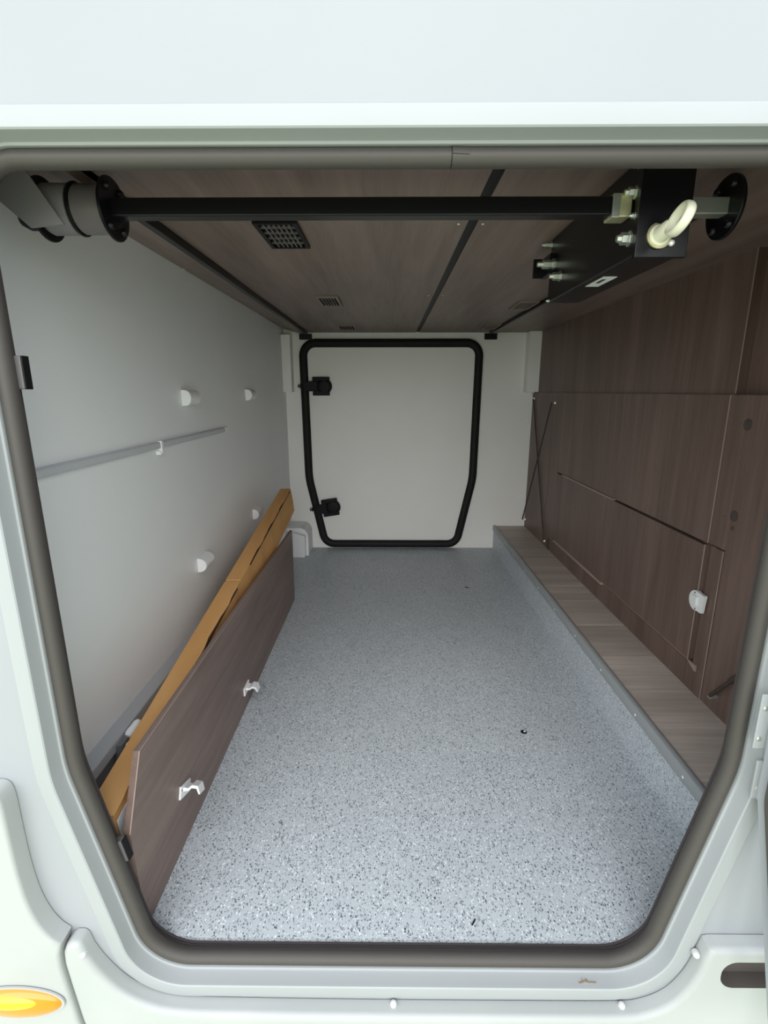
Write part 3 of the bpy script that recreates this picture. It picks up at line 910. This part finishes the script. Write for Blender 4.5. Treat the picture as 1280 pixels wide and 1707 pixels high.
part('eye_washer', MB().cyl(c0 - dirv * 0.0005, c0 + dirv * 0.002, 0.0165, 20), 'zinc_yellow', ey, 40)
part('eye_screw', MB().lathe((0.372, 0.149, 1.0605), (0.372, 0, 1.0605), [(0, 0.0042), (0.003, 0.0036), (0.004, 0.002)], 10), 'screw_steel', lift, 40)

# black rails carrying the bed along both sides of the ceiling
for x0, x1, z0, lbl in ((-0.424, -0.411, 1.150, 'thin black rail between the ceiling and its left side strip'), (0.512, 0.520, 1.152, 'thin black rail along the right of the ceiling')):
    t = thing('ceiling_rail', ((x0 + x1) / 2, 1.1, z0), lbl, 'rail')
    part('rail_bar', MB().box(x0, x1, 0.30, YB - 0.05, z0, ZC - 0.0005), 'black_metal', t)
    xm = (x0 + x1) / 2
    b = MB()
    b.box(xm - 0.032, xm + 0.032, 2.085, 2.092, 1.124, 1.133)
    b.box(xm - 0.032, xm - 0.020, 2.085, 2.092, 1.133, z0 + 0.002)
    b.box(xm + 0.020, xm + 0.032, 2.085, 2.092, 1.133, z0 + 0.002)
    b.box(xm - 0.020, xm + 0.020, 2.090, 2.093, 1.133, z0 + 0.002)
    part('end_bracket', b, 'black_metal', t)
ang_b = MB().box(XL + 0.002, XL + 0.022, 2.0, 2.004, 1.155, 1.158).box(XL + 0.002, XL + 0.005, 2.0, 2.004, 1.158, 1.18)
solid('corner_angle', ang_b, 'screw_steel', 'tiny steel angle at the far top of the left wall', 'bracket')

# ventilation grilles in the ceiling
def vent(x0, x1, y0, y1, label, big=False):
    t = thing('vent_grille', ((x0 + x1) / 2, (y0 + y1) / 2, ZC), label, 'vent', 'ventilation grilles in the ceiling')
    z0, z1 = ZC - 0.006, ZC - 0.0002
    fw = 0.008
    m = MB().box(x0, x1, y0, y0 + fw, z0, z1).box(x0, x1, y1 - fw, y1, z0, z1).box(x0, x0 + fw, y0 + fw, y1 - fw, z0, z1).box(x1 - fw, x1, y0 + fw, y1 - fw, z0, z1)
    part('frame', m, 'black_plastic' if big else 'vent_brown', t)
    part('backing', MB().box(x0 + fw, x1 - fw, y0 + fw, y1 - fw, ZC - 0.0012, ZC - 0.0002), 'hollow_black', t)
    ns = 7 if big else 6
    for k in range(1, ns):
        x = x0 + fw + (x1 - x0 - 2 * fw) * k / ns
        part('slat', MB().box(x - 0.0013, x + 0.0013, y0 + fw, y1 - fw, z0 + 0.001, z1 - 0.001), 'vent_brown' if not big else 'drum_grey', t)
    if big:
        for k in range(1, 5):
            y = y0 + (y1 - y0) * k / 5
            part('cross_slat', MB().box(x0 + fw, x1 - fw, y - 0.0014, y + 0.0014, z0 + 0.0015, z1 - 0.001), 'drum_grey', t)
vent(-0.243, -0.163, 0.405, 0.568, 'large black ventilation grille nearest the axle', True)
vent(-0.233, -0.161, 1.135, 1.315, 'brown ventilation grille midway along the left of the ceiling')
vent(-0.237, -0.154, 1.845, 2.025, 'brown ventilation grille at the far left of the ceiling')
vent(0.440, 0.508, 1.225, 1.385, 'brown ventilation grille beside the right ceiling rail')
vent(0.446, 0.509, 1.815, 1.995, 'brown ventilation grille at the far right of the ceiling')

# ------------------------------------------------------------------ outside: skirt, bumper, lamp, open door
def pillow(mb, poly, r, y_back, y_front, seg=6, holes=()):
    """solid with a rounded front rim; poly counter-clockwise, already finely sampled"""
    loops = [[(a, y_back, b) for a, b in poly]]
    for k in range(seg + 1):
        t = math.pi / 2 * k / seg
        ins = r * (1 - math.cos(t))
        yy = y_front + r * (1 - math.sin(t))
        loops.append([(a, yy, b) for a, b in offset_poly(poly, -ins)])
    n = len(poly)
    vs_ = [p for l in loops for p in l]
    fs_ = []
    for i in range(len(loops) - 1):
        for k in range(n):
            k2 = (k + 1) % n
            fs_.append((i * n + k, i * n + k2, (i + 1) * n + k2, (i + 1) * n + k))
    last = (len(loops) - 1) * n
    hp = [p for h in holes for p in reversed(h)]
    tri = tessellate_polygon([[Vector((p[0], p[2], 0)) for p in loops[-1]]] + [[Vector((a, b, 0)) for a, b in reversed(h)] for h in holes])
    vs_ += [(a, y_front, b) for a, b in hp]
    fs_ += [tuple(last + i for i in t) for t in tri]
    return mb.add(vs_, fs_)

def smooth_path(ctrl, n=10):
    """Catmull-Rom through control points"""
    out = []
    c = [Vector(p) for p in ctrl]
    for i in range(len(c) - 1):
        p0, p1, p2, p3 = c[max(i - 1, 0)], c[i], c[i + 1], c[min(i + 2, len(c) - 1)]
        for k in range(n):
            t = k / n
            q = 0.5 * ((2 * p1) + (p2 - p0) * t + (2 * p0 - 5 * p1 + 4 * p2 - p3) * t * t + (3 * p1 - p0 - 3 * p2 + p3) * t ** 3)
            out.append((q.x, q.y))
    out.append(tuple(c[-1]))
    return out

# body skirt below the frame; its upper rim follows the frame corner
rim = smooth_path([(0.462, 0.066), (0.458, 0.045), (0.446, 0.012), (0.425, -0.020), (0.393, -0.040), (0.350, -0.0475), (0.20, -0.049), (0.0, -0.0495), (-0.20, -0.048), (-0.31, -0.0445),
                   (-0.360, -0.032), (-0.398, -0.006), (-0.425, 0.030), (-0.441, 0.062)], 6)
poly = [(1.2, -0.30), (1.2, 0.087), (0.475, 0.087)] + [(0.467, 0.085)] + rim + [(-0.4465, 0.084), (-0.452, 0.0885), (-0.462, 0.0885), (-0.470, 0.083), (-0.4755, 0.070), (-0.4765, 0.05), (-0.473, 0.01), (-0.466, -0.06), (-0.455, -0.13), (-0.43, -0.30)]
sk = thing('body_skirt', (0.3, -0.02, -0.30), 'white moulded body skirt below the doorway with rounded upper edge', 'skirt')
sl = round_poly([(0.487, 0.0180), (0.70, 0.0180), (0.70, 0.0670), (0.487, 0.0670)], [0.021, 0.004, 0.004, 0.022], 8)
part('skirt_shell', pillow(MB(), poly, 0.009, 0.002, -0.022, holes=[sl]), 'skirt_paint', sk, 40)
rec = MB()
m_ = len(sl)
rec.add([(a, -0.022, b) for a, b in sl] + [(a, 0.0, b) for a, b in sl], [(i, (i + 1) % m_, m_ + (i + 1) % m_, m_ + i) for i in range(m_)] + [tuple(range(m_, 2 * m_))])
part('grip_recess', rec, 'slot_dark', sk, label='dark rounded slot in the skirt')
for c0_, c1_ in (((-0.338, -0.005, -0.0510), (-0.338, -0.35, 1)), ((0.010, -0.0035, -0.0512), (0.010, -0.35, 1)), ((0.360, -0.004, -0.0490), (0.360, -0.35, 1)),
                 ((0.4575, -0.004, 0.061), (0.20, -1.0, 0.30)), ((-0.4475, -0.014, 0.0655), (-0.30, -1.0, 0.25))):
    c = MB().lathe(c0_, c1_, [(0, 0.0054), (0.0055, 0.0052), (0.0078, 0.0040), (0.0086, 0.0020)], 16)
    part('rivet_cap', c, 'cap_white', sk, 50, label='white rivet cap')

# rear bumper moulding on the left
bp_edge = smooth_path([(-0.535, 0.352), (-0.525, 0.351), (-0.518, 0.344), (-0.515, 0.325), (-0.5145, 0.27), (-0.513, 0.215), (-0.508, 0.165), (-0.498, 0.128), (-0.485, 0.104), (-0.4715, 0.090)], 6)
tip = Vector(bp_edge[-1])
bp_edge = [p for p in bp_edge[:-1] if (Vector(p) - tip).length > 0.013] + [(-0.4725, 0.0915)]
poly = list(reversed(bp_edge)) + [(-0.62, 0.352), (-0.95, 0.352), (-0.95, -0.30), (-0.432, -0.30), (-0.457, -0.13), (-0.468, -0.06), (-0.475, 0.01), (-0.4785, 0.05), (-0.4775, 0.072)]
bmp = thing('rear_bumper', (-0.7, -0.02, -0.30), 'white moulded rear bumper section left of the doorway', 'bumper')
part('bumper_shell', pillow(MB(), poly, 0.0055, 0.002, -0.026), 'skirt_paint', bmp, 40)
lamp = thing('marker_lamp', (-0.545, -0.028, -0.015), 'amber oval side marker lamp on the white bumper', 'lamp')
el = MB()
vs2, fs2 = [], []
n1, n2 = 32, 6
for j_ in range(n2 + 1):
    t = math.pi / 2 * j_ / n2
    for i in range(n1):
        a = 2 * math.pi * i / n1
        vs2.append((-0.548 + 0.066 * math.cos(a) * math.cos(t) , -0.0285 - 0.012 * math.sin(t), -0.0125 + 0.0265 * math.sin(a) * math.cos(t)))
for j_ in range(n2):
    for i in range(n1):
        i2 = (i + 1) % n1
        fs2.append((j_ * n1 + i, j_ * n1 + i2, (j_ + 1) * n1 + i2, (j_ + 1) * n1 + i))
part('lens', el.add(vs2, fs2), 'amber_lens', lamp, 60)
vs2 = []
for j_ in range(n2 + 1):
    t = math.pi / 2 * j_ / n2
    for i in range(n1):
        a = 2 * math.pi * i / n1
        vs2.append((-0.556 + 0.052 * math.cos(a) * math.cos(t), -0.031 - 0.0115 * math.sin(t), -0.004 + 0.0135 * math.sin(a) * math.cos(t)))
part('reflector', MB().add(vs2, fs2), 'amber_inner', lamp, 60)
bs = [(-0.548 + 0.069 * math.cos(2 * math.pi * i / 40), -0.0125 + 0.029 * math.sin(2 * math.pi * i / 40)) for i in range(40)]
part('lamp_base', MB().prism(bs, lambda a, b, d: (a, d, b), -0.0295, -0.027), 'skirt_paint', lamp)

# the near door, hinged on the right and standing open
HX, HY, OA = 0.4935, -0.012, 104
door2 = thing('door_2', (HX, HY, 0), 'opened white garage door hinged on the right of the doorway', 'door', kind='structure')
dirx, diry = math.cos(R(OA)), -math.sin(R(OA))      # door width direction when swung open
# at 90 degrees the door points towards -y; beyond 90 it leans towards +x
wdir = Vector((math.sin(R(OA - 90)), -math.cos(R(OA - 90)), 0))
ndir = Vector((math.cos(R(OA - 90)), math.sin(R(OA - 90)), 0))    # towards its outer skin
DO = [(0.085, -0.012), (0.90, -0.012), (0.985, 0.35), (0.985, 1.14), (0.0, 1.14), (0.0, 0.35)]
DR = [0.09, 0.09, 0.12, 0.07, 0.07, 0.12]
def dpt(a, b, d):
    return Vector((HX, HY, 0)) + wdir * a + ndir * d + Vector((0, 0, b))
part('door_leaf', MB().prism(round_poly(DO, DR), dpt, 0.0, 0.030), 'paint', door2)
gk = MB()
lo1 = round_poly(offset_poly(DO, -0.014), [r - 0.014 for r in DR]); lo2 = round_poly(offset_poly(DO, -0.045), [r - 0.045 for r in DR])
n = len(lo1)
vs2 = [dpt(a, b, 0.0005) for a, b in lo1] + [dpt(a, b, -0.006) for a, b in lo1] + [dpt(a, b, -0.006) for a, b in lo2] + [dpt(a, b, 0.0005) for a, b in lo2]
fs2 = [(l * n + k, l * n + (k + 1) % n, ((l + 1) % 4) * n + (k + 1) % n, ((l + 1) % 4) * n + k) for l in range(4) for k in range(n)]
part('door_gasket', gk.add(vs2, fs2), 'seal_rubber', door2, label='dark rubber gasket around the inner edge')
# hinge: leaf on the frame, barrel, screws
hg = MB().box(0.4820, 0.4990, -0.0045, -0.0015, 0.412, 0.492)
hgo = part('hinge', hg, 'frame_paint', door2, bev=0.001, label='white painted hinge')
part('barrel', MB().cyl((0.5030, -0.010, 0.398), (0.5030, -0.010, 0.492), 0.0080, 20, bev=0.001), 'frame_paint', hgo, 40)
part('lower_barrel', MB().cyl((0.5030, -0.010, 0.338), (0.5030, -0.010, 0.3965), 0.0080, 20, bev=0.001), 'frame_paint', hgo, 40)
part('lower_leaf', MB().box(0.4900, 0.508, -0.0075, -0.0035, 0.336, 0.395), 'frame_paint', hgo, bev=0.001)
for x, z, y in ((0.4885, 0.472, -0.0045), (0.4872, 0.427, -0.0045), (0.5035, 0.380, -0.0180), (0.4965, 0.352, -0.0075)):
    s = MB().lathe((x, y, z), (x, -1, z), [(0, 0.0036), (0.0010, 0.0034), (0.0018, 0.002)], 12)
    part('hinge_screw', s, 'zinc', hgo, 40)

# bits lying on the floor and dirt on the frame
solid('rubber_crumb', MB().cyl((0.142, 0.077, 0.0012), (0.149, 0.087, 0.0012), 0.0012, 8), 'black_plastic', 'tiny black sliver lying on the floor near the doorway', 'crumb')
